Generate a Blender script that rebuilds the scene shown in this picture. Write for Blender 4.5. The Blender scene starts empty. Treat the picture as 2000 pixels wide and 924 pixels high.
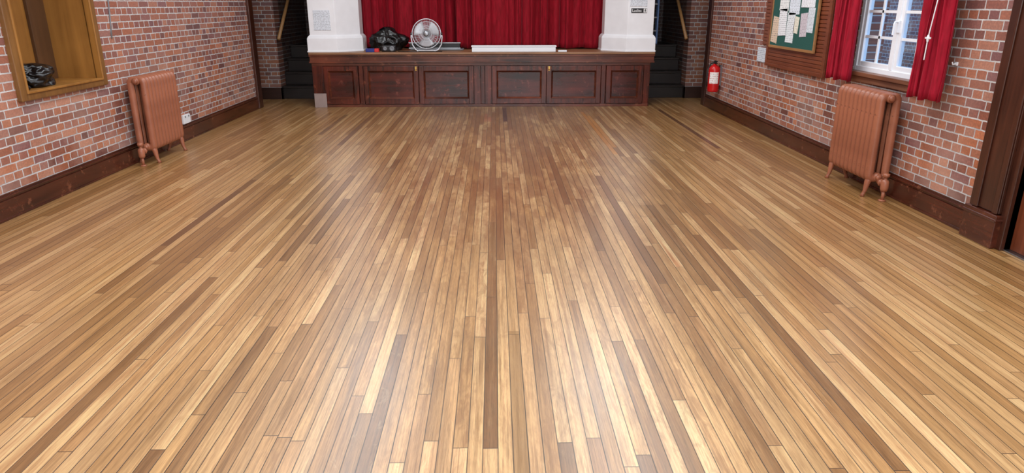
import bpy, bmesh, math, random
from mathutils import Vector, Matrix, noise
random.seed(7)
SC=bpy.context.scene
SC.view_settings.view_transform='Standard'
LINK=SC.collection.objects.link
H=1.6; F=1350.0
# ------------------------------------------------------------------ camera
th=math.atan(455/1350); psi=math.atan(34*math.cos(th)/1350)
cam=bpy.data.cameras.new('camera'); co=bpy.data.objects.new('camera',cam); LINK(co)
cam.lens=F/2000*36; cam.sensor_width=36; cam.clip_start=0.05
co.matrix_world=Matrix.Translation((0,0,H))@Matrix.Rotation(-psi,4,'Z')@Matrix.Rotation(math.pi/2-th,4,'X')
SC.camera=co
# ------------------------------------------------------------------ helpers
def C(r,g,b):
    f=lambda c:(c/255/12.92 if c/255<=0.04045 else ((c/255+0.055)/1.055)**2.4)
    return (f(r),f(g),f(b),1)
class NT:
    def __init__(s,name):
        s.m=bpy.data.materials.new(name); s.m.use_nodes=True; s.t=s.m.node_tree
        s.b=s.t.nodes['Principled BSDF']; s.o=s.t.nodes['Material Output']
    def n(s,ty,**k):
        nd=s.t.nodes.new(ty)
        for a,v in k.items(): setattr(nd,a,v)
        return nd
    def l(s,a,b): s.t.links.new(a,b)
    def set(s,inp,v):
        if isinstance(v,bpy.types.NodeSocket): s.l(v,inp)
        else: inp.default_value=v
    def math(s,op,a,b=0.0,c=None):
        nd=s.n('ShaderNodeMath',operation=op); s.set(nd.inputs[0],a); s.set(nd.inputs[1],b)
        if c is not None: s.set(nd.inputs[2],c)
        return nd.outputs[0]
    def mix(s,f,a,b,bt='MIX'):
        nd=s.n('ShaderNodeMix',data_type='RGBA',blend_type=bt)
        s.set(nd.inputs[0],f); s.set(nd.inputs[6],a); s.set(nd.inputs[7],b); return nd.outputs[2]
    def ramp(s,f,stops,interp='LINEAR'):
        nd=s.n('ShaderNodeValToRGB'); cr=nd.color_ramp; cr.interpolation=interp
        while len(cr.elements)<len(stops): cr.elements.new(0.5)
        for e,(p,c) in zip(cr.elements,stops): e.position=p; e.color=c
        s.l(f,nd.inputs[0]); return nd.outputs[0]
    def coord(s,scale=(1,1,1)):
        tc=s.n('ShaderNodeTexCoord'); mp=s.n('ShaderNodeMapping'); mp.inputs['Scale'].default_value=scale
        s.l(tc.outputs['Object'],mp.inputs[0]); return mp.outputs[0]
    def noise(s,vec,scale=5,detail=3,rough=0.5,dist=0.0):
        nd=s.n('ShaderNodeTexNoise'); s.l(vec,nd.inputs['Vector']); nd.inputs['Scale'].default_value=scale
        nd.inputs['Detail'].default_value=detail; nd.inputs['Roughness'].default_value=rough; nd.inputs['Distortion'].default_value=dist
        return nd.outputs['Fac']
    def bump(s,h,strength=0.3,dist=0.01):
        nd=s.n('ShaderNodeBump'); nd.inputs['Strength'].default_value=strength; nd.inputs['Distance'].default_value=dist
        s.l(h,nd.inputs['Height']); s.l(nd.outputs[0],s.b.inputs['Normal'])
    def P(s,**k):
        for a,v in k.items(): s.set(s.b.inputs[a.replace('_',' ')],v)
K0=(0,0,0,1); K1=(1,1,1,1)
def simple(name,col,rough=0.5,metal=0.0,spec=0.5,var=0.12,vs=6,**k):
    t=NT(name); f=t.noise(t.coord(),vs,4)
    d=tuple(c*(1-var) for c in col[:3])+(1,); l=tuple(min(1,c*(1+var)) for c in col[:3])+(1,)
    t.P(Base_Color=t.ramp(f,[(0.3,d),(0.7,l)]),Roughness=rough,Metallic=metal)
    t.b.inputs['Specular IOR Level'].default_value=spec
    for a,v in k.items(): t.set(t.b.inputs[a.replace('_',' ')],v)
    return t.m
def wood(name,dark,light,axis='Z',rough=0.4,g=28,spec=0.5,wear=None,lo=0.3,hi=0.7,coat=0.0):
    t=NT(name); sc={'X':(0.06,1,1),'Y':(1,0.06,1),'Z':(1,1,0.06)}[axis]
    v=t.coord(sc); f=t.noise(v,g,6,0.6,0.6); f2=t.noise(t.coord(),2.2,3)
    h=t.math('ADD',t.math('MULTIPLY',f,0.6),t.math('MULTIPLY',f2,0.4))
    c=t.ramp(h,[(lo,dark),(hi,light)])
    if wear:
        w=t.noise(t.coord(),9,5,0.7); c=t.mix(t.ramp(w,[(0.58,K0),(0.72,K1)]),c,wear)
    t.P(Base_Color=c,Roughness=rough); t.b.inputs['Specular IOR Level'].default_value=spec
    t.b.inputs['Coat Weight'].default_value=coat; t.b.inputs['Coat Roughness'].default_value=0.15
    t.bump(f,0.08,0.004); return t.m
def me_obj(name,bm,mat,parent=None,loc=(0,0,0),smooth=False,bevel=0,**props):
    me=bpy.data.meshes.new(name)
    bmesh.ops.recalc_face_normals(bm,faces=bm.faces)
    bm.to_mesh(me); bm.free()
    base=Vector(loc)
    if parent is not None:
        p=parent
        while p is not None: base=base+p.location; p=p.parent
    me.transform(Matrix.Translation(-base))
    if smooth:
        for f in me.polygons: f.use_smooth=True
    if mat:
        for m in (mat if isinstance(mat,list) else [mat]): me.materials.append(m)
    ob=bpy.data.objects.new(name,me); LINK(ob); ob.location=loc
    if parent is not None: ob.parent=parent
    if bevel:
        b=ob.modifiers.new('bevel','BEVEL'); b.width=bevel; b.segments=2; b.limit_method='ANGLE'
    for k,v in props.items(): ob[k]=v
    return ob
def empty(name,loc,**props):
    e=bpy.data.objects.new(name,None); e.empty_display_size=0.1; LINK(e); e.location=loc
    for k,v in props.items(): e[k]=v
    return e
def box(bm,x0,x1,y0,y1,z0,z1,mi=0):
    r=bmesh.ops.create_cube(bm,size=1.0)
    for v in r['verts']:
        v.co=Vector((x0+(v.co.x+.5)*(x1-x0),y0+(v.co.y+.5)*(y1-y0),z0+(v.co.z+.5)*(z1-z0)))
    return r['verts']
def B(*boxes):
    bm=bmesh.new()
    for b in boxes: box(bm,*b)
    return bm
def each(name,boxes,mat,parent,**k):
    for b in boxes: me_obj(name,B(b),mat,parent,**k)
def lathe(bm,prof,origin=(0,0,0),n=24,M=None):
    rings=[]; o=Vector(origin)
    for r,z in prof:
        ring=[]
        for i in range(n):
            a=2*math.pi*i/n; p=Vector((r*math.cos(a),r*math.sin(a),z))
            if M: p=M@p
            ring.append(bm.verts.new(o+p))
        rings.append(ring)
    for a,b in zip(rings,rings[1:]):
        for i in range(n): bm.faces.new((a[i],a[(i+1)%n],b[(i+1)%n],b[i]))
    bm.faces.new(rings[0][::-1]); bm.faces.new(rings[-1])
def tube(bm,pts,rad,n=10,closed=False,ell=None,up=None):
    pts=[Vector(p) for p in pts]; N=len(pts); rings=[]; ref=None
    for i,p in enumerate(pts):
        if closed: t=(pts[(i+1)%N]-pts[i-1]).normalized()
        else: t=(pts[min(i+1,N-1)]-pts[max(i-1,0)]).normalized()
        if up is not None: u=Vector(up); s=t.cross(u).normalized()
        else:
            if ref is None: ref=Vector((0,0,1)) if abs(t.z)<0.9 else Vector((1,0,0))
            s=t.cross(ref).normalized(); u=s.cross(t).normalized(); ref=u
        r=rad[i] if isinstance(rad,(list,tuple)) else rad
        ra,rb=(ell if ell else (r,r))
        rings.append([bm.verts.new(p+s*ra*math.cos(2*math.pi*k/n)+u*rb*math.sin(2*math.pi*k/n)) for k in range(n)])
    for i in range(N if closed else N-1):
        a=rings[i]; b=rings[(i+1)%N]
        for k in range(n): bm.faces.new((a[k],a[(k+1)%n],b[(k+1)%n],b[k]))
    if not closed: bm.faces.new(rings[0][::-1]); bm.faces.new(rings[-1])
def prism(bm,poly,z0,z1,poly2=None):
    a=[bm.verts.new((x,y,z0)) for x,y in poly]; b=[bm.verts.new((x,y,z1)) for x,y in (poly2 or poly)]
    n=len(a)
    for i in range(n): bm.faces.new((a[i],a[(i+1)%n],b[(i+1)%n],b[i]))
    bm.faces.new(a[::-1]); bm.faces.new(b)
def wall_x(name,x0,x1,y0,y1,z0,z1,holes,mat):
    ys=sorted({y0,y1}|{h[0] for h in holes}|{h[1] for h in holes}); zs=sorted({z0,z1}|{h[2] for h in holes}|{h[3] for h in holes})
    bm=bmesh.new()
    for a,b in zip(ys,ys[1:]):
        for c,d in zip(zs,zs[1:]):
            my,mz=(a+b)/2,(c+d)/2
            if any(h[0]<my<h[1] and h[2]<mz<h[3] for h in holes): continue
            box(bm,x0,x1,a,b,c,d)
    return me_obj(name,bm,mat,kind='structure')
# ------------------------------------------------------------------ materials
def brick_mat(name,axis,dark=1.0,pale=0.5):
    t=NT(name); tc=t.n('ShaderNodeTexCoord'); sp=t.n('ShaderNodeSeparateXYZ'); t.l(tc.outputs['Object'],sp.inputs[0])
    cb=t.n('ShaderNodeCombineXYZ'); t.l(sp.outputs['Y' if axis=='X' else 'X'],cb.inputs[0]); t.l(sp.outputs['Z'],cb.inputs[1])
    nz=t.n('ShaderNodeTexNoise'); nz.inputs['Scale'].default_value=22; t.l(cb.outputs[0],nz.inputs['Vector'])
    vm=t.n('ShaderNodeVectorMath',operation='MULTIPLY_ADD'); t.l(nz.outputs['Color'],vm.inputs[0]); vm.inputs[1].default_value=(0.009,0.009,0); t.l(cb.outputs[0],vm.inputs[2])
    br=t.n('ShaderNodeTexBrick'); t.l(vm.outputs[0],br.inputs['Vector'])
    br.offset=0.5; br.offset_frequency=2; br.squash=0.5; br.squash_frequency=2
    br.inputs['Color1'].default_value=(0,0,0,1); br.inputs['Color2'].default_value=(1,1,1,1); br.inputs['Mortar'].default_value=(0.5,0.5,0.5,1)
    br.inputs['Scale'].default_value=1; br.inputs['Mortar Size'].default_value=0.006; br.inputs['Mortar Smooth'].default_value=0.25
    br.inputs['Brick Width'].default_value=0.22; br.inputs['Row Height'].default_value=0.068
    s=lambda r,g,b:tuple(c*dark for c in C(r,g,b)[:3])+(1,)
    col=t.ramp(br.outputs['Color'],[(0.0,s(110,78,76)),(0.13,s(148,98,80)),(0.30,s(174,114,82)),(0.46,s(188,128,94)),(0.58,s(140,104,106)),(0.7,s(194,148,122)),(0.82,s(166,110,84)),(0.92,s(128,94,98)),(1.0,s(202,140,102))])
    fine=t.noise(cb.outputs[0],55,5,0.7); col=t.mix(0.55,col,t.ramp(fine,[(0.25,s(74,54,52)),(0.5,s(154,118,104)),(0.8,s(230,200,178))]),'OVERLAY')
    big=t.noise(cb.outputs[0],1.6,4,0.6)
    up=t.ramp(t.math('MULTIPLY',sp.outputs['Z'],0.5),[(0.25,K0),(0.7,K1)])
    col=t.mix(t.math('MULTIPLY',up,0.2),col,s(126,98,104))
    low=t.math('MULTIPLY',t.ramp(t.math('MULTIPLY',sp.outputs['Z'],0.7),[(0.1,K1),(0.9,(0.15,0.15,0.15,1))]),t.ramp(big,[(0.4,K0),(0.68,K1)]))
    col=t.mix(t.math('MULTIPLY',low,pale),col,s(208,174,158))
    mort=t.ramp(t.noise(cb.outputs[0],12,5,0.7),[(0.3,s(164,162,162)),(0.7,s(214,212,210))])
    col=t.mix(br.outputs['Fac'],col,mort)
    t.P(Base_Color=col,Roughness=0.55); t.b.inputs['Specular IOR Level'].default_value=0.4
    hh=t.math('SUBTRACT',t.math('MULTIPLY',fine,0.3),br.outputs['Fac']); t.bump(hh,0.45,0.006)
    return t.m
M_brickX=brick_mat('brick_side_walls','X')
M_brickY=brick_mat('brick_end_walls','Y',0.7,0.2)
M_brickShade=brick_mat('brick_stairwell_shaded','X',0.3,0.1)  # stairwell shade put into the colour: same brick, darkened

def floor_mat():
    t=NT('oak_strip_floor'); W=0.0572
    tc=t.n('ShaderNodeTexCoord'); sp=t.n('ShaderNodeSeparateXYZ'); t.l(tc.outputs['Object'],sp.inputs[0])
    X,Y=sp.outputs['X'],sp.outputs['Y']
    xr=t.math('DIVIDE',X,W); row=t.math('FLOOR',xr); fx=t.math('FRACT',xr)
    def wn(v,dim='1D'):
        nd=t.n('ShaderNodeTexWhiteNoise',noise_dimensions=dim)
        t.l(v,nd.inputs['W' if dim=='1D' else 'Vector']); return nd
    def vec(a,b,c):
        cb=t.n('ShaderNodeCombineXYZ'); t.set(cb.inputs[0],a); t.set(cb.inputs[1],b); t.set(cb.inputs[2],c); return cb.outputs[0]
    r1=wn(row).outputs['Value']; r2=wn(t.math('ADD',row,77.3)).outputs['Value']
    L=t.math('MULTIPLY_ADD',r1,2.0,1.1)
    yl=t.math('ADD',t.math('DIVIDE',Y,L),t.math('MULTIPLY',r2,17.0)); seg=t.math('FLOOR',yl); fy=t.math('FRACT',yl)
    cell=wn(vec(row,seg,0.0),'2D'); cv=cell.outputs['Value']
    sc=t.n('ShaderNodeSeparateColor'); t.l(cell.outputs['Color'],sc.inputs[0]); cv2=sc.outputs[1]; cv3=sc.outputs[2]
    base=t.ramp(cv,[(0.0,C(112,76,40)),(0.05,C(132,94,52)),(0.16,C(156,114,66)),(0.32,C(178,136,84)),(0.5,C(202,164,112)),(0.64,C(166,122,74)),(0.78,C(214,178,126)),(0.9,C(186,142,90)),(1.0,C(140,98,56))])
    g0=t.noise(vec(t.math('MULTIPLY',X,28.0),t.math('MULTIPLY',Y,0.9),t.math('MULTIPLY',cv,90.0)),1.0,5,0.65,0.6)
    g=t.noise(vec(t.math('MULTIPLY',X,120.0),t.math('MULTIPLY',Y,2.2),t.math('MULTIPLY',cv,60.0)),1.0,6,0.7,0.4)
    g2=t.noise(vec(t.math('MULTIPLY',X,520.0),t.math('MULTIPLY',Y,16.0),cv2),1.0,3,0.6)
    fig=t.noise(vec(t.math('MULTIPLY',X,18.0),t.math('MULTIPLY',Y,5.0),t.math('MULTIPLY',cv2,40.0)),1.0,5,0.65,1.6)
    c=t.mix(0.9,base,t.ramp(g0,[(0.26,(0.24,0.2,0.15,1)),(0.5,(0.5,0.49,0.48,1)),(0.74,(0.68,0.69,0.7,1))]),'OVERLAY')
    c=t.mix(0.85,c,t.ramp(g,[(0.28,(0.2,0.17,0.14,1)),(0.5,(0.5,0.5,0.5,1)),(0.72,(0.7,0.7,0.7,1))]),'OVERLAY')
    c=t.mix(0.5,c,t.ramp(g2,[(0.3,(0.2,0.17,0.14,1)),(0.55,(0.56,0.56,0.56,1))]),'OVERLAY')
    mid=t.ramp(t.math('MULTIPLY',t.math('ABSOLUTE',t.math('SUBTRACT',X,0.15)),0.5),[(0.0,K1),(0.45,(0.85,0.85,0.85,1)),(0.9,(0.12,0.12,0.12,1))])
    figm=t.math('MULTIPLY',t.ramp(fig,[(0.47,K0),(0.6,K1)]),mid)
    c=t.mix(t.math('MULTIPLY',figm,t.math('MULTIPLY_ADD',cv3,0.5,0.04)),c,C(126,82,42))
    figl=t.math('MULTIPLY',t.ramp(fig,[(0.30,K1),(0.42,K0)]),mid)
    c=t.mix(t.math('MULTIPLY',figl,t.math('MULTIPLY',cv2,0.3)),c,C(210,182,136))
    pn=t.noise(vec(t.math('MULTIPLY',X,3.0),t.math('MULTIPLY',Y,0.9),t.math('MULTIPLY',cv,2.0)),1.3,6,0.7,0.8)
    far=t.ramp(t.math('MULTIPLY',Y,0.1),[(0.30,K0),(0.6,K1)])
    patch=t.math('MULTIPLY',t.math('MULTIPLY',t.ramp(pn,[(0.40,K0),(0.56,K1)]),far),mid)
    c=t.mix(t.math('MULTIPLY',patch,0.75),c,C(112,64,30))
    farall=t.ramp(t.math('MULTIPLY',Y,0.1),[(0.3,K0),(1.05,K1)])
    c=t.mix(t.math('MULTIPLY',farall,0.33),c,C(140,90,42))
    gr=t.noise(vec(t.math('MULTIPLY',X,5.0),t.math('MULTIPLY',Y,1.0),3.3),1.0,4,0.6)
    c=t.mix(t.math('MULTIPLY',t.ramp(gr,[(0.45,K0),(0.7,K1)]),0.28),c,C(114,90,64))
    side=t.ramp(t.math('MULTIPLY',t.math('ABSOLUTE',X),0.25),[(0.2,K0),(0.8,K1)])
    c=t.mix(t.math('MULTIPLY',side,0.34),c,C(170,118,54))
    def board(x,y0,y1,col,fac=0.8):
        nonlocal c
        idx=math.floor(x/W)
        m=t.math('MULTIPLY',t.math('COMPARE',row,float(idx),0.4),t.math('MULTIPLY',t.math('GREATER_THAN',Y,y0),t.math('LESS_THAN',Y,y1)))
        c=t.mix(t.math('MULTIPLY',m,fac),c,col)
    D=C(84,52,28)
    board(-2.34,4.6,6.1,D,.6); board(-2.30,6.1,8.2,C(100,68,36),.55); board(-2.24,8.9,10.6,D,.6); board(-1.84,8.2,10.9,C(90,52,28),.6)
    board(-1.07,6.0,7.4,C(92,60,34),.5)
    board(2.62,7.9,11.0,C(76,38,26),.75); board(0.09,1.5,3.22,C(124,86,34),.6)
    board(0.16,9.9,11.3,C(64,24,20),.85); board(-0.12,9.9,10.6,C(156,84,50),.6); board(-0.06,9.9,10.3,C(166,92,60),.6)
    board(1.33,7.6,10.8,C(190,118,30),.6); board(1.39,8.0,10.4,C(196,124,34),.5)
    ex=t.math('MULTIPLY',t.math('MINIMUM',fx,t.math('SUBTRACT',1.0,fx)),W)
    ey=t.math('MULTIPLY',t.math('MINIMUM',fy,t.math('SUBTRACT',1.0,fy)),L)
    gx=t.ramp(t.math('MULTIPLY',ex,200.0),[(0.27,K1),(0.47,K0)])
    gy=t.ramp(t.math('MULTIPLY',ey,200.0),[(0.2,K1),(0.45,K0)])
    gap=t.math('MAXIMUM',t.math('MULTIPLY',gx,t.math('MULTIPLY_ADD',r2,0.25,0.75)),gy)
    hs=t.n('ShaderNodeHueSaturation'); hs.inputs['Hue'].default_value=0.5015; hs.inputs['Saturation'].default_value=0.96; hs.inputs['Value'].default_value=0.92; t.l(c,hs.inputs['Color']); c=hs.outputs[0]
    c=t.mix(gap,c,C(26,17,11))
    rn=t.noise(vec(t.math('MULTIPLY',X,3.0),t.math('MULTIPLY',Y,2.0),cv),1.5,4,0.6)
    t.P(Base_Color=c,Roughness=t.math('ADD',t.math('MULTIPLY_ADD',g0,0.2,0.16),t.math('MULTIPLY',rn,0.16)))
    t.b.inputs['Specular IOR Level'].default_value=0.5
    t.b.inputs['Coat Weight'].default_value=0.6; t.b.inputs['Coat Roughness'].default_value=0.30
    t.bump(t.math('SUBTRACT',t.math('ADD',t.math('MULTIPLY',cv2,0.3),t.math('MULTIPLY',g,0.14)),gap),0.35,0.002)
    return t.m
M_floor=floor_mat()
M_ceil=simple('ceiling_plaster',C(226,226,224),0.9)
M_plaster=simple('upper_plaster',C(216,214,208),0.9)
M_skirt=wood('skirting_dark_oak',C(30,13,9),C(94,44,28),'Y',0.26,wear=C(124,74,52),coat=.25)
M_post=wood('dark_timber_post',C(34,15,10),C(82,42,27),'Z',0.34,coat=.2)
M_stage=wood('stage_mahogany',C(20,7,5),C(108,42,27),'Z',0.24,18,wear=C(130,66,45),lo=.34,hi=.68,coat=.25)
M_stageX=wood('stage_rail_mahogany',C(34,14,10),C(122,62,42),'X',0.28,20,wear=C(142,88,62),lo=.34,hi=.68,coat=.25)
M_panel=wood('door_panel_mahogany',C(18,6,7),C(96,34,27),'X',0.2,10,wear=C(122,62,52),lo=.34,hi=.7,coat=.3)
M_top=wood('stage_boards',C(108,72,46),C(160,118,84),'X',0.45)
M_step=wood('stair_wood',C(12,8,7),C(36,23,18),'X',0.4)
M_rail=wood('pale_handrail_wood',C(150,108,66),C(188,142,92),'Y',0.4)
M_white=simple('white_gloss_paint',C(236,237,240),0.35,var=0.03)
M_hatch=wood('hatch_golden_paint',C(118,76,30),C(168,116,54),'Z',0.42,10)
M_hatchd=wood('hatch_dark_panel',C(66,42,22),C(98,64,36),'Z',0.5,10)
M_hframe=wood('hatch_frame_wood',C(90,58,28),C(138,96,50),'Z',0.4)
M_black=simple('black_matt_plastic',C(22,22,24),0.4)
M_bag=simple('black_polythene',C(10,10,12),0.28,spec=0.5)
M_chrome=simple('chrome_wire',C(218,222,228),0.35,0.4,var=0.03)
M_alu=simple('fan_blade_aluminium',C(206,208,212),0.45,0.3,var=0.05)
M_whitep=simple('white_plastic',C(232,236,240),0.35,var=0.02)
M_upvc=simple('white_window_frame',C(242,246,252),0.3,var=0.02)
M_red=simple('red_enamel',C(196,20,24),0.25,var=0.05)
M_brass=simple('brass',C(196,160,90),0.35,1.0,var=0.1)
M_steel=simple('steel',C(150,152,156),0.35,1.0,var=0.1)
M_grey=simple('grey_plastic',C(120,122,126),0.45)
M_green=simple('green_baize',C(28,80,72),0.95,vs=80,var=0.12)
M_lou=wood('louvre_red_wood',C(92,42,26),C(136,74,46),'Y',0.4)
M_oakf=wood('noticeboard_frame',C(136,92,52),C(172,126,80),'Y',0.45)
def velvet(name,d,l,fold=40):
    t=NT(name); f=t.noise(t.coord((1,1,0.15)),fold,4)
    t.P(Base_Color=t.ramp(f,[(0.3,d),(0.7,l)]),Roughness=0.75)
    t.b.inputs['Sheen Weight'].default_value=0.15; t.b.inputs['Sheen Roughness'].default_value=0.4; t.b.inputs['Sheen Tint'].default_value=(1,0.3,0.35,1)
    t.b.inputs['Specular IOR Level'].default_value=0.2
    return t.m
M_curt=velvet('red_velvet',C(120,8,22),C(156,16,36))
M_curtw=velvet('window_curtain_red',C(132,12,32),C(168,22,46))
def radpaint():
    t=NT('terracotta_radiator_paint'); f=t.noise(t.coord(),30,5,0.7); f2=t.noise(t.coord(),6,3)
    c=t.ramp(f2,[(0.3,C(142,84,60)),(0.7,C(166,102,74))])
    c=t.mix(t.ramp(f,[(0.64,K0),(0.71,K1)]),c,C(84,48,38))
    t.P(Base_Color=c,Roughness=0.36); return t.m
M_rad=radpaint()
def glass():
    t=NT('window_glass'); tr=t.n('ShaderNodeBsdfTransparent'); tr.inputs[0].default_value=(0.86,0.93,1,1); gl=t.n('ShaderNodeBsdfGlossy'); gl.inputs['Roughness'].default_value=0.03
    mx=t.n('ShaderNodeMixShader'); mx.inputs[0].default_value=0.08; t.l(tr.outputs[0],mx.inputs[1]); t.l(gl.outputs[0],mx.inputs[2]); t.l(mx.outputs[0],t.o.inputs[0])
    t.noise(t.coord()); return t.m
M_glass=glass()
def paper(name,bg,ink=C(90,92,100),lines=60):
    t=NT(name); tc=t.n('ShaderNodeTexCoord'); sp=t.n('ShaderNodeSeparateXYZ'); t.l(tc.outputs['Object'],sp.inputs[0])
    ln=t.math('FRACT',t.math('MULTIPLY',sp.outputs['Z'],lines)); on=t.math('LESS_THAN',ln,0.4)
    n=t.noise(t.coord((1,1,0.6)),70,2); on=t.math('MULTIPLY',on,t.math('GREATER_THAN',n,0.5))
    t.P(Base_Color=t.mix(t.math('MULTIPLY',on,0.6),bg,ink),Roughness=0.7); return t.m
# ------------------------------------------------------------------ room shell
XL=-3.80; XR=3.46; CZ=4.2
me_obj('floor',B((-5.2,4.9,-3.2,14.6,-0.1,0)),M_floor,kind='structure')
me_obj('ceiling',B((-5.2,4.9,-3.2,14.6,CZ,CZ+.1)),M_ceil,kind='structure')
wall_x('wall_left',XL-.45,XL-.02,-3.2,11.44,0,CZ,[(5.75,6.90,0.91,2.1)],M_brickX)
wall_x('wall_right',XR,XR+.3,-3.2,11.56,0,CZ,[(5.55,6.85,0.99,2.3),(3.42,4.36,0,2.05),(0.6,2.2,0.99,2.6)],M_brickX)
me_obj('wall_rear',B((-5.2,4.9,-3.3,-3.1,0,CZ)),M_plaster,kind='structure')
me_obj('wall_back_pier',B((-5.2,-3.76,12.45,12.75,0,CZ)),M_brickY,kind='structure')
me_obj('wall_back_pier',B((3.38,4.9,12.45,12.75,0,CZ)),M_brickY,kind='structure')
me_obj('wall_back_header',B((-3.76,3.38,12.55,12.75,3.0,CZ)),M_plaster,kind='structure')  # unseen header, widened over both stairwells to keep them dark
me_obj('wall_stairwell',B((-3.96,-3.76,12.75,14.6,0,CZ)),M_brickShade,kind='structure')
me_obj('wall_stairwell',B((3.38,3.58,12.75,14.6,0,CZ)),M_brickShade,kind='structure')
me_obj('wall_stage_back',B((-3.76,3.38,14.5,14.6,0,CZ)),brick_mat('brick_stage_back_shaded','Y',0.25,0.0),kind='structure')  # backstage gloom painted in by darkening the brick colour
me_obj('wall_recess',B((-5.3,-5.1,11.3,12.75,0,CZ)),M_brickX,kind='structure')
me_obj('wall_recess',B((4.8,5.0,11.4,12.75,0,CZ)),M_brickX,kind='structure')
me_obj('wall_recess_blocker',B((-5.1,XL-.45,11.3,11.44,0,CZ)),M_brickY,kind='structure')  # unseen wall, added to stop sky light leaking into the recess
me_obj('wall_recess_blocker',B((XR+.3,4.8,11.42,11.56,0,CZ)),M_brickY,kind='structure')  # matching unseen light block on the right
def skirt(name,x0,x1,y0,y1,inner,hh=0.20):
    L=[(0,hh-.045,.006),(hh-.045,hh-.012,.014),(hh-.03,hh-.018,.004),(hh-.012,hh,.02),(0,.02,0)]
    bm=bmesh.new()
    for a,b,d in L:
        if inner>0: box(bm,x0,x1-d,y0,y1,a,b)
        else: box(bm,x0+d,x1,y0,y1,a,b)
    return me_obj(name,bm,M_skirt,bevel=.003,kind='structure')
skirt('baseboard_left',XL-.02,XL+.012,-3.1,11.28,1)
skirt('baseboard_right',XR-.032,XR,4.74,11.42,-1)
skirt('baseboard_right',XR-.032,XR,-3.1,3.1,-1)
M_skX=wood('pier_plinth_wood',C(30,16,12),C(60,34,25),'X',0.4)
me_obj('baseboard_back',B((-5.1,-3.73,12.42,12.45,0,.2),(-3.76,-3.73,12.42,12.455,0,.2)),M_skX,bevel=.003,kind='structure')
me_obj('baseboard_back',B((3.35,4.8,12.42,12.45,0,.2),(3.35,3.38,12.42,12.455,0,.2)),M_skX,bevel=.003,kind='structure')
me_obj('trim_1',B((XL-.02,XL+.02,11.28,11.47,0,CZ),(XL-.3,XL-.02,11.44,11.47,0,CZ)),M_post,bevel=.006,kind='structure')
me_obj('trim_2',B((XR-.03,XR,11.42,11.60,0,CZ),(XR,XR+.3,11.56,11.60,0,CZ)),M_post,bevel=.006,kind='structure')
# ------------------------------------------------------------------ stage
SY=11.4
st=empty('stage',(-.2,SY,0),label="dark red mahogany stage platform with panelled cupboard front",category='stage')
me_obj('platform',B((-2.93,2.52,SY+.06,14.48,0.0,.83)),M_stage,st)
me_obj('stage_floor',B((-2.96,2.57,SY-.02,14.48,.83,.862)),M_top,st,bevel=.006)
me_obj('fascia',B((-2.95,2.56,SY,SY+.06,.715,.83),(-2.96,2.57,SY-.012,SY,.80,.83),(-2.96,2.57,SY-.012,SY,.70,.722)),M_stageX,st,bevel=.004)
each('rail',[(-2.93,2.50,SY+.012,SY+.06,.655,.70),(-2.93,2.50,SY+.008,SY+.06,0,.045)],M_stageX,st,bevel=.003)
each('stile',[(-2.93,-2.76,SY+.01,SY+.06,.045,.655),(-2.19,-2.12,SY+.005,SY+.06,.045,.655),(-.34,-.235,SY+.006,SY+.06,.045,.655),(-.23,-.17,SY+.016,SY+.06,.045,.655),(-.165,-.06,SY+.006,SY+.06,.045,.655),(1.72,1.79,SY+.005,SY+.06,.045,.655),(2.41,2.50,SY+.01,SY+.06,.045,.655)],M_stage,st,bevel=.004)
def framed(name,x0,x1,z0,z1,fr=.075,parent=st,yf=SY):
    fm=B((x0,x0+fr,yf-.008,yf+.03,z0,z1),(x1-fr,x1,yf-.008,yf+.03,z0,z1),(x0+fr,x1-fr,yf-.008,yf+.03,z1-fr,z1),(x0+fr,x1-fr,yf-.008,yf+.03,z0,z0+fr*1.15))
    d=me_obj(name,fm,M_stage,parent,bevel=.003)
    a0,a1,b0,b1=x0+fr,x1-fr,z0+fr*1.15,z1-fr
    m=.026
    bm=bmesh.new()
    O=[(a0,b0),(a1,b0),(a1,b1),(a0,b1)]; I=[(a0+m,b0+m),(a1-m,b0+m),(a1-m,b1-m),(a0+m,b1-m)]
    vo=[bm.verts.new((x,yf-.018,z)) for x,z in O]; vi=[bm.verts.new((x,yf+.019,z)) for x,z in I]; vb=[bm.verts.new((x,yf+.022,z)) for x,z in O]
    for i in range(4):
        j=(i+1)%4; bm.faces.new((vo[i],vo[j],vi[j],vi[i])); bm.faces.new((vb[i],vb[j],vo[j],vo[i])); bm.faces.new((vi[i],vi[j],vb[j],vb[i]))
    me_obj('moulding',bm,M_stageX,d)
    bm=bmesh.new(); box(bm,a0+m-.004,a1-m+.004,yf+.018,yf+.032,b0+m-.004,b1-m+.004)
    me_obj('panel',bm,M_panel,d)
    return d
framed('side_panel',-2.75,-2.20,.05,.65)
d1=framed('cupboard_door',-2.11,-1.235,.05,.65); d2=framed('cupboard_door',-1.225,-.35,.05,.65)
d3=framed('cupboard_door',-.05,.825,.05,.65); d4=framed('cupboard_door',.835,1.71,.05,.65)
framed('side_panel',1.80,2.40,.05,.65)
for d,x in ((d1,-1.27),(d4,.87)):
    bm=bmesh.new(); lathe(bm,[(.012,.002),(.008,.012),(.006,.020),(.015,.028),(.014,.036),(.004,.041)],(x,SY,.60),14,Matrix.Rotation(math.pi/2,3,'X'))
    box(bm,x-.014,x+.014,SY-.012,SY-.006,.575,.645)
    me_obj('handle',bm,M_brass,d,label="small brass latch handle")
me_obj('card_sheet',B((-2.92,-2.725,SY-.029,SY-.022,.002,.225)),simple('pale_card',C(150,132,126),0.5),loc=(-2.82,SY-.025,.002),label="plain pinkish grey card sheet taped to the stage front",category='card')
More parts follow.
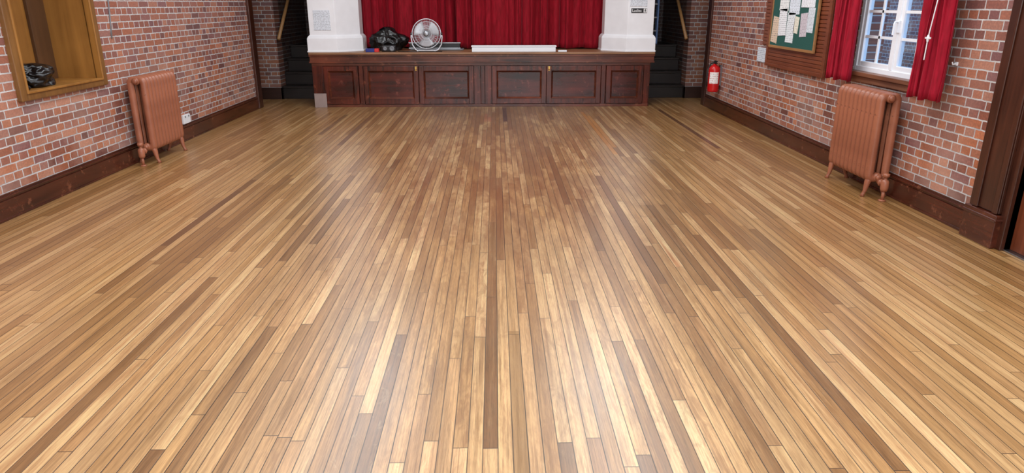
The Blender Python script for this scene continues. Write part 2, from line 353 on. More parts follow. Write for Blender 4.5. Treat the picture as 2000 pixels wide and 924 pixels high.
# ------------------------------------------------------------------ pillars
def off(poly,d):
    n=len(poly); res=[]
    cx=sum(p[0] for p in poly)/n; cy=sum(p[1] for p in poly)/n
    for i in range(n):
        p0=Vector(poly[i-1]);p1=Vector(poly[i]);p2=Vector(poly[(i+1)%n])
        def nrm(a,b):
            e=(b-a).normalized(); q=Vector((e.y,-e.x)); 
            if q.dot(p1-Vector((cx,cy)))<0: q=-q
            return q
        n1=nrm(p0,p1); n2=nrm(p1,p2); k=d/(1+n1.dot(n2)); res.append(tuple(p1+(n1+n2)*k))
    return res
def pillar(mir,label):
    base=[(-2.94,11.50),(-2.52,11.50),(-2.20,11.82),(-2.20,12.10),(-2.94,12.10)]
    if mir: base=[(-.40-x,y) for x,y in base][::-1]
    cx=sum(p[0] for p in base)/5
    e=empty('pillar',(cx,11.9,.862),label=label,category='pillar')
    bm=bmesh.new(); prism(bm,base,.862,CZ-.01); me_obj('shaft',bm,M_white,e,bevel=.006)
    bm=bmesh.new(); o=off(base,.04); prism(bm,o,.862,1.07); prism(bm,o,1.07,1.10,off(base,.028)); prism(bm,off(base,.028),1.10,1.125,off(base,.004))
    prism(bm,off(base,.048),.862,.885)
    me_obj('plinth',bm,M_white,e,bevel=.003)
    return e
pillar(False,"white painted angular pillar with a pinned paper notice")
pillar(True,"white painted angular pillar carrying a black ladies sign")
M_pap=paper('printed_notice',C(222,228,236))
me_obj('paper_notice',B((-2.86,-2.60,11.494,11.499,1.20,1.50)),M_pap,loc=(-2.73,11.496,1.2),label="pale blank looking paper sheet stuck to a pillar",category='paper')
me_obj('paper_notice',B((2.15,2.42,11.494,11.499,1.56,1.86)),M_pap,loc=(2.28,11.496,1.56),label="white printed sheet pinned above the ladies sign",category='paper')
sg=empty('ladies_sign',(2.29,11.49,1.46),label="small black sign reading Ladies with white figure symbol",category='sign')
me_obj('plate',B((2.17,2.42,11.492,11.499,1.46,1.53)),simple('sign_black',C(24,24,26),0.3),sg,bevel=.002)
me_obj('symbol_panel',B((2.365,2.415,11.489,11.492,1.465,1.525)),simple('sign_white',C(240,240,240),0.4),sg)
bm=bmesh.new()
lathe(bm,[(.0055,0),(.0055,.002)],(2.39,11.489,1.516),12,Matrix.Rotation(math.pi/2,3,'X'))
box(bm,2.381,2.399,11.4875,11.489,1.484,1.510); box(bm,2.383,2.388,11.4875,11.489,1.469,1.484); box(bm,2.392,2.397,11.4875,11.489,1.469,1.484)
me_obj('figure_symbol',bm,M_black,sg)
def text_mesh(name,body,size,mat,parent,loc,rot):
    cu=bpy.data.curves.new('txt','FONT'); cu.body=body; cu.size=size; cu.extrude=.0006
    to=bpy.data.objects.new('txt',cu); LINK(to); bpy.context.view_layer.update()
    me=bpy.data.meshes.new_from_object(to.evaluated_get(bpy.context.evaluated_depsgraph_get()))
    bpy.data.objects.remove(to); me.transform(Matrix.Translation(loc)@rot); bm=bmesh.new(); bm.from_mesh(me); bpy.data.meshes.remove(me)
    return me_obj(name,bm,mat,parent)
text_mesh('lettering','Ladies',.060,simple('letter_white',C(245,245,245),0.4),sg,(2.182,11.490,1.477),Matrix.Rotation(math.pi/2,4,'X'))
# ------------------------------------------------------------------ stairs
def stairs(x0,x1,label):
    e=empty('staircase',((x0+x1)/2,12.48,0),label=label,category='stairs')
    for k in range(4):
        y=12.48+.25*k; z=.22*(k+1)
        bm=B((x0,x1,y,y+.27 if k<3 else 14.4,z-.22 if k else 0,z-.03),(x0,x1,y-.025,(y+.27 if k<3 else 14.4),z-.03,z))
        me_obj('step',bm,M_step,e,bevel=.004)
    return e
stairs(-3.75,-2.975,"dark wooden steps rising beside the stage by brick wall")
stairs(2.58,3.37,"dark wooden steps climbing past the folded aluminium ladder")
def handrail(x,sx,label):
    e=empty('handrail',(x,12.4,1.0),label=label,category='handrail')
    bm=bmesh.new(); tube(bm,[(x,12.38,1.02),(x,13.5,1.93)],.028,12); me_obj('rail',bm,M_rail,e,smooth=True)
    for t in (.12,.6):
        p=Vector((x,12.38+1.12*t,1.02+.91*t)); bm=bmesh.new(); tube(bm,[p+Vector((sx*.06,0,-.06)),p+Vector((sx*.02,0,-.06)),p],.008,8); me_obj('bracket',bm,M_steel,e)
handrail(-3.70,-1,"pale wooden handrail sloping up the brick stair wall")
handrail(3.32,1,"pale wooden handrail fixed beside dark stage steps")
e=empty('folded_ladder',(2.95,13.6,.88),label="folded aluminium stepladder standing on the stair landing",category='ladder')
M_lad=simple('ladder_alu',C(120,150,200),0.35,0.5)
each('rail',[(x,x+.03,13.55,13.60,.88,2.3) for x in (2.80,3.05)]+[(x,x+.03,13.64,13.68,.88,2.2) for x in (2.80,3.05)],M_lad,e)
each('rung',[(2.83,3.05,13.555,13.60,1.1+.24*k,1.125+.24*k) for k in range(5)],M_steel,e)
# ------------------------------------------------------------------ curtains
def curtain(name,a0,a1,z0,z1,pos,amp,nf,mat,axis='X',seed=0,**props):
    rnd=random.Random(seed); nu=nf*16; nv=24; bm=bmesh.new(); g=[]
    steps=[0.4+1.2*rnd.random() for _ in range(nu//11+2)]; ph=[0]
    for i in range(nu): ph.append(ph[-1]+steps[i//11])
    tot=ph[-1]
    for j in range(nv+1):
        v=j/nv; z=z0+(z1-z0)*v; r=[]
        for i in range(nu+1):
            u=i/nu; p=ph[i]/tot*nf*2*math.pi
            flare=1+.2*(1-v); am=.65+.7*(.5+.5*math.sin(u*11+seed))
            o=amp*flare*am*(math.sin(p+.7*math.sin(v*2+u*7))+.28*math.sin(2.3*p+seed)+.15*math.sin(.37*p))+.014*noise.noise(Vector((u*9,v*3,seed)))
            a=a0+(a1-a0)*u+.014*math.sin(2*p)+.02*(1-v)*noise.noise(Vector((u*4,seed,1.7)))
            zz=z+(0.010*math.sin(p*.5+seed) if j==0 else 0)
            r.append(bm.verts.new((a,pos+o,zz) if axis=='X' else (pos+o,a,zz)))
        g.append(r)
    for j in range(nv):
        for i in range(nu): bm.faces.new((g[j][i],g[j][i+1],g[j+1][i+1],g[j+1][i]))
    loc=((a0+a1)/2,pos,z0) if axis=='X' else (pos,(a0+a1)/2,z0)
    ob=me_obj(name,bm,mat,loc=loc,smooth=True,**props); s=ob.modifiers.new('s','SOLIDIFY'); s.thickness=.004; return ob
curtain('stage_curtain',-2.40,-.56,.885,3.1,12.47,.046,9,M_curt,seed=3,label="deep red pleated stage curtain behind the fan",category='curtain')
curtain('stage_curtain',-.64,2.10,.882,3.1,12.24,.046,12,M_curt,seed=8,label="deep red pleated stage curtain behind the long white box",category='curtain')
# ------------------------------------------------------------------ things on stage
SZ=.862
def bag(name,c,r,h,seed,label,knot=True):
    bm=bmesh.new(); bmesh.ops.create_icosphere(bm,subdivisions=5,radius=1)
    for v in bm.verts:
        p=v.co.copy(); S=Vector((seed,seed*.7,0))
        n1=noise.noise(p*1.3+S); n2=1-2*abs(noise.noise(p*2.2+S*2)); n3=1-2*abs(noise.noise(p*4.5+S*3))
        k=.94+.44*n1+.17*(n2-.6)+.09*(n3-.6)
        z=max(p.z,-.55)
        t=max(0,(p.z-.35)/.65) if knot else 0
        q=Vector((p.x*r[0]*k*(1-.45*t)*1.12,p.y*r[1]*k*(1-.45*t)*1.12,0))
        q.z=(z*(.7+.3*k)+.55)/1.55*h if z>-.55 else 0.0
        v.co=Vector(c)+q
    if knot:
        for a in (.9,2.3,3.6):
            d=Vector((math.cos(a),math.sin(a),0)); tp=Vector(c)+Vector((0,0,h*.82))
            vs=[bm.verts.new(tp+x) for x in (d*.02,d*.08+Vector((-d.y*.05,d.x*.05,.06)),d*.15+Vector((0,0,.02)),d*.10+Vector((d.y*.05,-d.x*.05,.0)))]
            bm.faces.new(vs)
    mn=min(v.co.z for v in bm.verts)
    for v in bm.verts: v.co.z+=c[2]-mn
    return me_obj(name,bm,M_bag,loc=c,smooth=True,label=label,category='bag')
bag('bin_bag',(-1.77,11.96,SZ),(.26,.16),.38,3.1,"full black plastic bin bag standing before red curtain")
# fan
fx,fyy,fz=-1.11,11.72,1.135
fan=empty('floor_fan',(fx,fyy,SZ),label="round chrome wire floor fan standing on the stage",category='fan')
R0=.232
tilt=Matrix.Rotation(math.radians(-6),3,'X')@Matrix.Rotation(math.radians(90),3,'X')
def FP(x,y,z): return Vector((fx,fyy,fz))+tilt@Vector((x,y,z))
for nm,sgn,NK in (('front_grille',1,60),('rear_grille',-1,30)):
    bm=bmesh.new()
    prof=[(.045,.055),(.10,.058),(.16,.050),(.205,.035),(R0,0.006)]
    for k in range(NK):
        a=2*math.pi*k/NK; pts=[]
        for q,(r,z) in enumerate(prof):
            aa=a+(.40*(r/R0))*sgn; pts.append(FP(r*math.cos(aa),r*math.sin(aa),z*sgn))
        tube(bm,pts,.0018,5)
    for r,z in ((.045,.056),(.085,.057),(.125,.055),(.19,.041),(R0,.006)):
        tube(bm,[FP(r*math.cos(2*math.pi*k/48),r*math.sin(2*math.pi*k/48),z*sgn) for k in range(48)],.007 if r>.2 else .0022,6,True)
    me_obj(nm,bm,M_chrome,fan,smooth=True)
bm=bmesh.new(); lathe(bm,[(.001,.054),(.045,.056),(.046,.064),(.03,.070),(.001,.071)],(fx,fyy,fz),24,tilt); me_obj('badge_cap',bm,M_steel,fan,smooth=True)
bm=bmesh.new(); lathe(bm,[(.038,.03),(.045,.02),(.045,-.01),(.02,-.03)],(fx,fyy,fz),20,tilt); me_obj('hub',bm,M_alu,fan,smooth=True)
for k in range(3):
    bm=bmesh.new(); a=k*2*math.pi/3+.5; N=7; top=[]
    for i in range(N):
        r=.035+(.17)*i/(N-1); w=.35+.75*math.sin(math.pi*min(1,(.25+.75*i/(N-1))*.62)); w*=.82
        top.append([bm.verts.new(FP(r*math.cos(a+(j/5-.5)*w*1.5),r*math.sin(a+(j/5-.5)*w*1.5),.056*(j/5-.5)*(1-.25*i/N)+.006)) for j in range(6)])
    for i in range(N-1):
        for j in range(5): bm.faces.new((top[i][j],top[i][j+1],top[i+1][j+1],top[i+1][j]))
    me_obj('blade',bm,M_alu,fan,smooth=True).modifiers.new('s','SOLIDIFY').thickness=.002
bm=bmesh.new(); lathe(bm,[(.02,-.03),(.055,-.035),(.058,-.11),(.05,-.135),(.02,-.145)],(fx,fyy,fz),24,tilt); me_obj('motor',bm,M_black,fan,smooth=True)
bm=bmesh.new()
tube(bm,[(fx-.245,fyy,fz),(fx-.25,fyy,fz-.06),(fx-.235,fyy,fz-.17),(fx-.19,fyy,SZ+.03),(fx-.16,fyy-.01,SZ+.014),(fx,fyy-.01,SZ+.014),(fx+.16,fyy-.01,SZ+.014),(fx+.19,fyy,SZ+.03),(fx+.235,fyy,fz-.17),(fx+.25,fyy,fz-.06),(fx+.245,fyy,fz)],.011,10)
for s in(-1,1): tube(bm,[(fx+s*.14,fyy-.13,SZ+.012),(fx+s*.14,fyy+.13,SZ+.012)],.011,10)
me_obj('stand',bm,M_chrome,fan,smooth=True)
for s in(-1,1):
    bm=bmesh.new(); lathe(bm,[(.022,-.012),(.022,.012)],(fx+s*.245,fyy,fz),12,Matrix.Rotation(math.pi/2,3,'Y')); me_obj('knob',bm,M_black,fan)
e=empty('folding_table',(-.90,12.0,SZ),label="black folded table lying flat with grey metal edges",category='table')
me_obj('table_top',B((-1.42,-.58,11.93,12.13,SZ+.03,SZ+.125)),M_black,e,bevel=.008)
each('edge_trim',[(-1.43,-.57,11.91,11.93,SZ+.02,SZ+.045),(-1.43,-.57,11.91,11.93,SZ+.11,SZ+.13)],M_steel,e,bevel=.003)
bm=bmesh.new(); tube(bm,[(-1.4,11.90,SZ+.013),(-.56,11.90,SZ+.013),(-.53,11.93,SZ+.013),(-.53,12.12,SZ+.013),(-1.2,12.12,SZ+.015)],.013,10); me_obj('leg_frame',bm,M_grey,e,smooth=True)
e=empty('portable_radio',(-1.72,11.62,SZ),label="small black radio unit with round speaker and handle",category='radio')
me_obj('body',B((-1.83,-1.60,11.56,11.70,SZ,SZ+.10)),M_black,e,bevel=.02)
for x,r in((-1.66,.038),(-1.77,.030)):
    bm=bmesh.new(); lathe(bm,[(r,-.004),(r,.006),(r-.01,.01),(.005,.006)],(x,11.56,SZ+.05),20,Matrix.Rotation(math.pi/2,3,'X')); me_obj('speaker',bm,M_grey,e)
bm=bmesh.new(); tube(bm,[(-1.80,11.63,SZ+.09),(-1.79,11.63,SZ+.145),(-1.75,11.63,SZ+.16),(-1.67,11.63,SZ+.16),(-1.63,11.63,SZ+.145),(-1.62,11.63,SZ+.09)],.009,8); me_obj('handle',bm,M_black,e,smooth=True)
bm=bmesh.new(); tube(bm,[(-1.57,11.60,SZ+.007),(-1.5,11.54,SZ+.007),(-1.4,11.53,SZ+.007),(-1.3,11.50,SZ+.007),(-1.2,11.52,SZ+.007),(-1.05,11.48,SZ+.007),(-.85,11.54,SZ+.007)],.006,8); me_obj('power_cable',bm,M_black,loc=(-1.3,11.53,SZ),smooth=True,label="thin black power cable trailing across the stage edge",category='cable')
e=empty('tool_case',(-1.98,11.56,SZ),label="small blue and red box resting on stage edge",category='box')
me_obj('body',B((-2.07,-1.93,11.48,11.57,SZ,SZ+.055)),simple('blue_box',C(30,44,120),0.4),e,bevel=.006)
me_obj('end_cap',B((-1.93,-1.86,11.48,11.57,SZ,SZ+.055)),simple('red_box',C(200,40,40),0.4),e,bevel=.006)
e=empty('white_case',(.30,11.56,SZ),label="long white metal case lying along the stage edge",category='case')
me_obj('body',B((-.37,.98,11.48,11.60,SZ,SZ+.075)),M_whitep,e,bevel=.008)
me_obj('lid',B((-.38,.99,11.475,11.605,SZ+.076,SZ+.10)),M_whitep,e,bevel=.006)
me_obj('small_white_block',B((1.02,1.16,11.50,11.58,SZ,SZ+.025)),M_whitep,loc=(1.09,11.54,SZ),bevel=.004,label="small flat white plastic block beside the long case",category='block')
# ------------------------------------------------------------------ serving hatch (left)
e=empty('serving_hatch',(XL-.2,6.31,.85),label="golden brown wooden hatch recess set in brick wall",category='hatch')
hx=XL-.02
me_obj('frame',B((hx-.02,hx+.04,5.68,5.76,.85,2.18),(hx-.02,hx+.04,6.89,6.98,.85,2.18),(hx-.02,hx+.04,5.76,6.89,2.1,2.18),(hx-.02,hx+.04,5.76,6.89,.85,.915)),M_hframe,e,bevel=.008)
me_obj('inner_bead',B((hx-.01,hx+.05,5.75,5.77,.905,2.11),(hx-.01,hx+.05,6.88,6.90,.905,2.11),(hx-.01,hx+.05,5.77,6.88,.905,.925)),M_hatch,e,bevel=.004)
me_obj('back_panel',B((hx-.40,hx-.38,5.75,6.9,.91,2.1)),M_hatch,e)
each('side_lining',[(hx-.38,hx-.02,6.88,6.9,.91,2.1),(hx-.38,hx-.02,5.75,5.77,.91,2.1),(hx-.38,hx-.02,5.77,6.88,2.08,2.1)],M_hatch,e)
me_obj('shelf',B((hx-.38,hx-.02,5.77,6.88,.905,.922)),M_hatch,e)
me_obj('mullion',B((hx-.38,hx-.35,6.60,6.66,.922,2.08),(hx-.379,hx-.37,6.66,6.88,.922,2.08)),M_hatchd,e,bevel=.003)
bag('black_bag',(hx-.15,6.16,.923),(.13,.20),.20,5.7,"crumpled black plastic bag lying in the hatch",knot=False)
bm=bmesh.new(); tube(bm,[(hx-.06,5.79,.945),(hx-.04,5.82,.947),(hx-.03,5.88,.944),(hx-.04,5.92,.937)],[.014,.022,.02,.012],10); me_obj('black_shoe',bm,M_black,loc=(hx-.04,5.85,.923),smooth=True,label="flat black rubber item lying on the hatch sill",category='shoe')
# ------------------------------------------------------------------ radiators
def radiator(cx,y0,n,pitch,label):
    e=empty('radiator',(cx,y0+n*pitch/2,0),label=label,category='radiator')
    zb,zt=.13,.895; r=.036; hw=.067; rt=.03; first=None; z0=zb+r; z1=zt-r
    for k in range(n):
        y=y0+pitch*(k+.5)
        if first is None:
            bm=bmesh.new(); pts=[]
            for c,s0 in (((hw-rt,z0+rt),-90),((hw-rt,z1-rt),0),((-hw+rt,z1-rt),90),((-hw+rt,z0+rt),180)):
                for q in range(6):
                    a=math.radians(s0+q*18); pts.append((cx+c[0]+rt*math.cos(a),y,c[1]+rt*math.sin(a)))
            tube(bm,pts,r,14,True,ell=(r,pitch*.48),up=(0,1,0))
            for zz in (z0+.01,z1-.01): lathe(bm,[(.036,-pitch/2),(.036,pitch/2)],(cx,y,zz),14,Matrix.Rotation(math.pi/2,3,'X'))
            first=me_obj('section',bm,M_rad,e,smooth=True)
        else:
            o=first.copy(); LINK(o); o.parent=e; o.location=(0,pitch*k,0)
    for yy in (y0+pitch*.5,y0+pitch*(n-.5)):
        for sx in (-1,1):
            bm=bmesh.new(); x=cx+sx*hw
            tube(bm,[(x-sx*.02,yy,zb+.07),(x,yy,zb),(x+sx*.012,yy,.05),(x+sx*.024,yy,.02),(x+sx*.030,yy,.0)],[.03,.027,.017,.015,.022],10)
            me_obj('foot',bm,M_rad,e,smooth=True)
    for yy,s in ((y0,-1),(y0+n*pitch,1)):
        for zz in (zb+r+.01,zt-r-.01):
            bm=bmesh.new(); lathe(bm,[(.026,-.004),(.026,.012),(.018,.02),(.004,.022)],(cx,yy,zz),12,Matrix.Rotation(math.pi/2*(1 if s<0 else -1),3,'X'))
            me_obj('end_plug',bm,M_rad,e,smooth=True)
    bm=bmesh.new(); zz=zb+r+.01
    tube(bm,[(cx,y0-.01,zz-.03),(cx,y0-.06,zz-.03),(cx,y0-.10,zz-.03)],[.02,.022,.026],12)
    lathe(bm,[(.026,-.05),(.032,-.03),(.032,.03),(.024,.045),(.014,.05),(.014,.07),(.028,.075),(.028,.10),(.01,.105)],(cx,y0-.115,zz-.04),14)
    lathe(bm,[(.034,0),(.034,.012)],(cx,y0-.055,zz-.03),8,Matrix.Rotation(math.pi/2,3,'X'))
    me_obj('valve',bm,M_rad,e,smooth=True)
    bm=bmesh.new(); tube(bm,[(cx,y0-.115,zz-.08),(cx,y0-.115,.0)],.014,12); lathe(bm,[(.03,0),(.03,.008),(.015,.012)],(cx,y0-.115,0),14)
    me_obj('pipe',bm,M_rad,e,smooth=True)
    return e
radiator(-3.66,7.25,10,.072,"terracotta painted cast iron column radiator against brick wall")
radiator(3.300,5.74,10,.075,"terracotta painted cast iron radiator below window, paint chipped")
e=empty('wall_socket',(XL-.01,8.61,.25),label="white plastic double wall socket above the skirting",category='socket')
me_obj('plate',B((XL-.02,XL+.015,8.50,8.70,.205,.31)),M_whitep,e,bevel=.005)
each('switch',[(XL+.015,XL+.02,8.54,8.56,.28,.30),(XL+.015,XL+.02,8.64,8.66,.28,.30)],M_grey,e)
bm=bmesh.new(); tube(bm,[(XL-.014,7.32,2.6),(XL-.014,7.32,1.9),(XL-.014,7.30,1.6),(XL-.014,7.27,1.4),(XL-.014,7.25,1.27)],.007,8)
me_obj('wall_cable',bm,M_grey,loc=(XL-.014,7.28,1.27),smooth=True,label="thin grey cable clipped down the brick wall",category='cable')
# ------------------------------------------------------------------ right wall fittings
ex,ey,ez=XR-.105,10.75,.31
e=empty('fire_extinguisher',(ex,ey,ez),label="red fire extinguisher with white label hung on brick",category='extinguisher')
bm=bmesh.new(); lathe(bm,[(.07,0),(.082,.008),(.085,.03),(.085,.33),(.078,.365),(.05,.395),(.028,.405),(.022,.42)],(ex,ey,ez),28); me_obj('cylinder',bm,M_red,e,smooth=True)
bm=bmesh.new(); 
for i in range(12):
    a0=math.radians(205+i*8); a1=math.radians(205+(i+1)*8)
    bm.faces.new([bm.verts.new((ex+.0862*math.cos(a),ey+.0862*math.sin(a),ez+z)) for a,z in ((a0,.13),(a1,.13),(a1,.30),(a0,.30))])
bmesh.ops.remove_doubles(bm,verts=bm.verts,dist=.0001)
me_obj('label_panel',bm,paper('extinguisher_label',C(244,242,240),C(180,60,60),30),e,label="white instruction label")
bm=bmesh.new(); lathe(bm,[(.02,.41),(.024,.43),(.024,.455),(.012,.465)],(ex,ey,ez),14); box(bm,ex-.012,ex+.012,ey-.10,ey+.02,ez+.455,ez+.468); box(bm,ex-.012,ex+.012,ey-.09,ey+.02,ez+.425,ez+.436); me_obj('valve_handle',bm,M_black,e)
bm=bmesh.new(); tube(bm,[(ex,ey+.02,ez+.44),(ex-.04,ey+.07,ez+.42),(ex-.09,ey+.06,ez+.33),(ex-.098,ey+.03,ez+.2),(ex-.098,ey+.02,ez+.08)],[.01,.01,.01,.01,.014],10); me_obj('hose',bm,M_black,e,smooth=True)
me_obj('bracket',B((XR-.03,XR+.001,ey-.03,ey+.03,ez+.1,ez+.40)),M_steel,e)
me_obj('paper_notice',B((XR-.012,XR+.0005,8.98,9.30,.885,1.06)),paper('small_notice',C(214,222,230),C(70,80,120),45),loc=(XR-.007,9.1,.885),label="small laminated white notice fixed to bare brick",category='paper')
e=empty('noticeboard',(XR-.03,8.25,.87),label="green baize noticeboard mounted on louvred red wood backing",category='noticeboard')
bm=B((XR-.02,XR+.001,7.32,8.92,.87,2.3),(XR-.02,XR+.001,8.90,9.14,1.10,2.3))
z=.90
while z<2.28:
    box(bm,XR-.030,XR-.02,7.36,8.90 if z<1.1 else 9.10,z,z+.035); z+=.042
me_obj('backing',bm,M_lou,e,bevel=.004)
me_obj('backing_frame',B((XR-.045,XR-.018,7.30,7.36,.86,2.32),(XR-.045,XR-.018,8.89,8.93,.86,2.32),(XR-.045,XR-.018,7.36,8.89,.86,.90)),M_lou,e,bevel=.004)
me_obj('felt',B((XR-.055,XR-.040,7.58,8.80,1.12,2.05)),M_green,e)
me_obj('frame',B((XR-.062,XR-.04,7.55,7.58,1.09,2.08),(XR-.062,XR-.04,8.80,8.83,1.09,2.08),(XR-.062,XR-.04,7.58,8.80,1.09,1.12)),M_oakf,e,bevel=.003)
papers=[(8.58,8.77,1.15,1.45,(220,196,172),6),(8.36,8.58,1.24,1.54,(236,238,242),-3),(8.13,8.34,1.17,1.50,(230,236,240),1),(8.34,8.60,1.52,1.80,(240,242,240),3),(8.04,8.32,1.48,1.78,(226,234,244),-2),(7.80,7.97,1.25,1.50,(206,196,204),-4),(7.64,7.80,1.30,1.56,(216,224,232),2),(7.66,8.00,1.56,1.82,(238,240,246),0),(8.02,8.14,1.28,1.46,(236,232,214),5)]
for i,(a,b,c,d,col,rt) in enumerate(papers):
    q=.0012*(i%2)
    bm=B((XR-.0585-q,XR-.0555,a,b,c,d)); 
    bmesh.ops.rotate(bm,verts=bm.verts,cent=Vector((XR-.0575,(a+b)/2,(c+d)/2)),matrix=Matrix.Rotation(math.radians(rt),3,'X'))
    me_obj('notice_paper',bm,paper('notice%d'%i,C(*col),lines=40+5*i),loc=(XR-.0575,(a+b)/2,c),label=("cream and pink leaflet pinned to green noticeboard" if i==0 else "printed paper notice pinned to green noticeboard"),category='paper',group='notices on the green noticeboard')
# window
e=empty('window_1',(XR+.1,6.2,.99),kind='structure')
def casement(y0,y1):
    x0,x1=XR+.05,XR+.10; f=.05; z0,z1=1.03,2.26
    me_obj('casement',B((x0,x1,y0,y0+f,z0,z1),(x0,x1,y1-f,y1,z0,z1),(x0,x1,y0+f,y1-f,z0,z0+f),(x0,x1,y0+f,y1-f,z1-f,z1)),M_upvc,e,bevel=.005)
    bs=[]; W=y1-y0-2*f
    bs.append((x0+.012,x0+.03,y0+f+W/2-.013,y0+f+W/2+.013,z0+f,z1-f))
    for k in range(1,5): zz=z0+f+(z1-z0-2*f)*k/5; bs.append((x0+.012,x0+.03,y0+f,y1-f,zz-.012,zz+.012))
    me_obj('glazing_bars',B(*bs),M_upvc,e)
    me_obj('glass',B((x0+.02,x0+.024,y0+f,y1-f,z0+f,z1-f)),M_glass,e)
me_obj('frame',B((XR+.04,XR+.12,5.55,5.60,.99,2.3),(XR+.04,XR+.12,6.80,6.85,.99,2.3),(XR+.04,XR+.12,5.6,6.8,.99,1.035),(XR+.04,XR+.12,5.6,6.8,2.255,2.3),(XR+.04,XR+.12,6.18,6.22,1.035,2.255)),M_upvc,e,bevel=.004)
casement(5.60,6.185); casement(6.215,6.80)
bm=B((XR+.03,XR+.05,6.165,6.195,1.36,1.46)); tube(bm,[(XR+.03,6.18,1.45),(XR+.005,6.18,1.45),(XR,6.18,1.43),(XR,6.18,1.34)],.009,8); me_obj('handle',bm,M_upvc,e)
M_sill=wood('window_sill_wood',C(90,52,36),C(140,92,66),'Y',0.4)
me_obj('trim_3',B((XR-.05,XR+.04,5.48,6.92,.955,.992),(XR-.03,XR,5.50,6.90,.90,.955)),M_sill,bevel=.005,kind='structure')
me_obj('trim_4',B((XR-.02,XR+.04,6.85,6.92,.992,2.36),(XR-.02,XR+.04,5.48,5.55,.992,2.36)),wood('window_reveal',C(60,34,24),C(104,64,46),'Z',0.4),bevel=.004,kind='structure')
e=empty('added_window',(XR+.1,1.4,.99),kind='structure')  # unseen extra window, added to bring in daylight
me_obj('frame',B((XR+.04,XR+.12,.6,.66,.99,2.6),(XR+.04,XR+.12,2.14,2.2,.99,2.6),(XR+.04,XR+.12,.66,2.14,.99,1.05),(XR+.04,XR+.12,.66,2.14,2.54,2.6),(XR+.04,XR+.12,1.37,1.43,1.05,2.54)),M_upvc,e)
me_obj('glass',B((XR+.07,XR+.075,.66,2.14,1.05,2.54)),M_glass,e)
curtain('window_curtain',6.60,6.99,.905,2.35,XR-.13,.036,4,M_curtw,'Y',seed=5,label="red window curtain hanging beside the noticeboard",category='curtain')
curtain('window_curtain',5.18,5.54,.90,2.35,XR-.13,.038,4,M_curtw,'Y',seed=11,label="red window curtain with white pull cord hanging near",category='curtain')
bm=bmesh.new(); tube(bm,[(XR-.01,5.0,2.42),(XR-.12,5.0,2.42),(XR-.13,5.05,2.42),(XR-.13,7.15,2.42),(XR-.12,7.2,2.42),(XR-.01,7.2,2.42)],.014,10); me_obj('curtain_rail',bm,M_whitep,loc=(XR-.1,6.1,2.42),smooth=True,label="white curtain rail above the hall window",category='rail')
e=empty('pull_cord',(XR-.24,5.24,1.2),label="white blind pull cord with small cross shaped toggle",category='cord')
bm=bmesh.new(); tube(bm,[(XR-.235,5.20,2.42),(XR-.24,5.20,1.9),(XR-.25,5.22,1.6),(XR-.25,5.25,1.36),(XR-.245,5.26,1.2)],.004,6); me_obj('cord',bm,M_whitep,e)
bm=bmesh.new(); lathe(bm,[(.006,0),(.012,.03),(.006,.05)],(XR-.25,5.25,1.33),10); box(bm,XR-.255,XR-.245,5.22,5.28,1.352,1.364); me_obj('toggle',bm,M_whitep,e)
bm=B((XR-.012,XR+.001,5.225,5.25,1.16,1.185)); tube(bm,[(XR-.01,5.237,1.172),(XR-.035,5.237,1.168),(XR-.04,5.237,1.185)],.005,8); me_obj('tieback_hook',bm,M_whitep,loc=(XR-.02,5.237,1.15),label="small white tieback hook screwed to brick wall",category='hook')
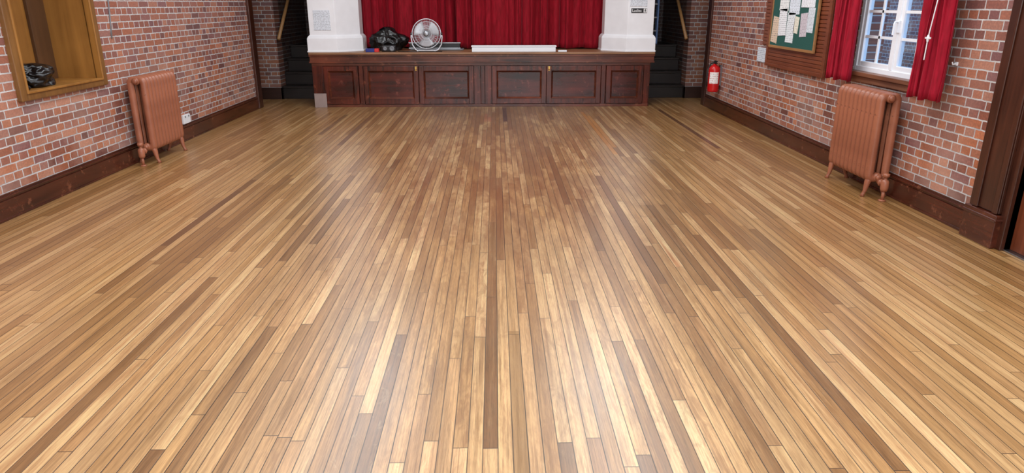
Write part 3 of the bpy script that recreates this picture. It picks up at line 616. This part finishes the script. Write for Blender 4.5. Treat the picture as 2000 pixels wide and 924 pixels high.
# door at near right
M_door=wood('door_dark_red_wood',C(66,30,18),C(128,66,40),'Z',0.35)
me_obj('trim_5',B((XR-.05,XR,4.42,4.70,0.24,2.3),(XR-.03,XR+.1,4.36,4.42,0,2.3),(XR-.065,XR-.05,4.62,4.70,.24,2.3),(XR-.065,XR-.05,4.42,4.47,.24,2.3)),M_post,bevel=.006,kind='structure')
me_obj('trim_6',B((XR-.075,XR,4.40,4.73,0,.235),(XR-.085,XR,4.39,4.74,.19,.21)),M_skirt,bevel=.006,kind='structure')
me_obj('trim_7',B((XR-.05,XR,3.1,3.42,0,2.3),(XR-.05,XR,3.1,4.7,2.05,2.3)),M_post,bevel=.006,kind='structure')
dr=empty('door_1',(XR+.08,3.9,0),kind='structure')
me_obj('leaf',B((XR+.05,XR+.09,3.43,4.355,.012,2.04)),M_door,dr)
me_obj('stile',B((XR+.035,XR+.05,3.43,3.55,.012,2.04),(XR+.035,XR+.05,4.24,4.355,.012,2.04),(XR+.035,XR+.05,3.55,4.24,.012,.25),(XR+.035,XR+.05,3.55,4.24,.9,1.05),(XR+.035,XR+.05,3.55,4.24,1.9,2.04)),M_door,dr,bevel=.004)
me_obj('trim_8',B((XR-.005,XR+.05,3.42,4.36,0,.012)),M_steel,bevel=.003,kind='structure')
# ------------------------------------------------------------------ outside
me_obj('wall_exterior',B((8.2,8.5,4,24,-.5,7)),brick_mat('outside_brick','X',0.9,0.2),kind='structure')
me_obj('ground_exterior',B((3.9,14,-4,24,-.6,-.5)),simple('paving',C(120,120,116),0.9),kind='structure')
w=bpy.data.worlds.new('world'); SC.world=w; w.use_nodes=True
bg=w.node_tree.nodes['Background']; bg.inputs[0].default_value=(.48,.70,1,1); bg.inputs[1].default_value=2.3
# ------------------------------------------------------------------ lights
def area(name,loc,rot,sx,sy,en,col):
    l=bpy.data.lights.new(name,'AREA'); l.shape='RECTANGLE'; l.size=sx; l.size_y=sy; l.energy=en; l.color=col
    o=bpy.data.objects.new(name,l); LINK(o); o.location=loc; o.rotation_euler=rot; return o
for x in (-1.8,1.5):
    for y in (0.5,3.4,6.2,9.1):
        area('ceiling_lamp',(x,y,3.95),(0,0,0),1.1,2.0,68,(.90,.955,1))
area('added_side_daylight',(XR-.02,1.4,1.8),(0,math.radians(90),0),1.5,1.5,75,(.75,.87,1))  # added daylight lamp in front of the extra window
area('added_side_daylight',(XR-.02,-1.5,1.8),(0,math.radians(90),0),1.5,1.5,75,(.75,.87,1))  # added fill lamp on solid wall, imitating window light
area('added_rear_daylight',(0,-3.05,2.6),(math.radians(90),0,0),5,2,160,(.85,.92,1))  # added fill lamp; the rear wall has no window opening
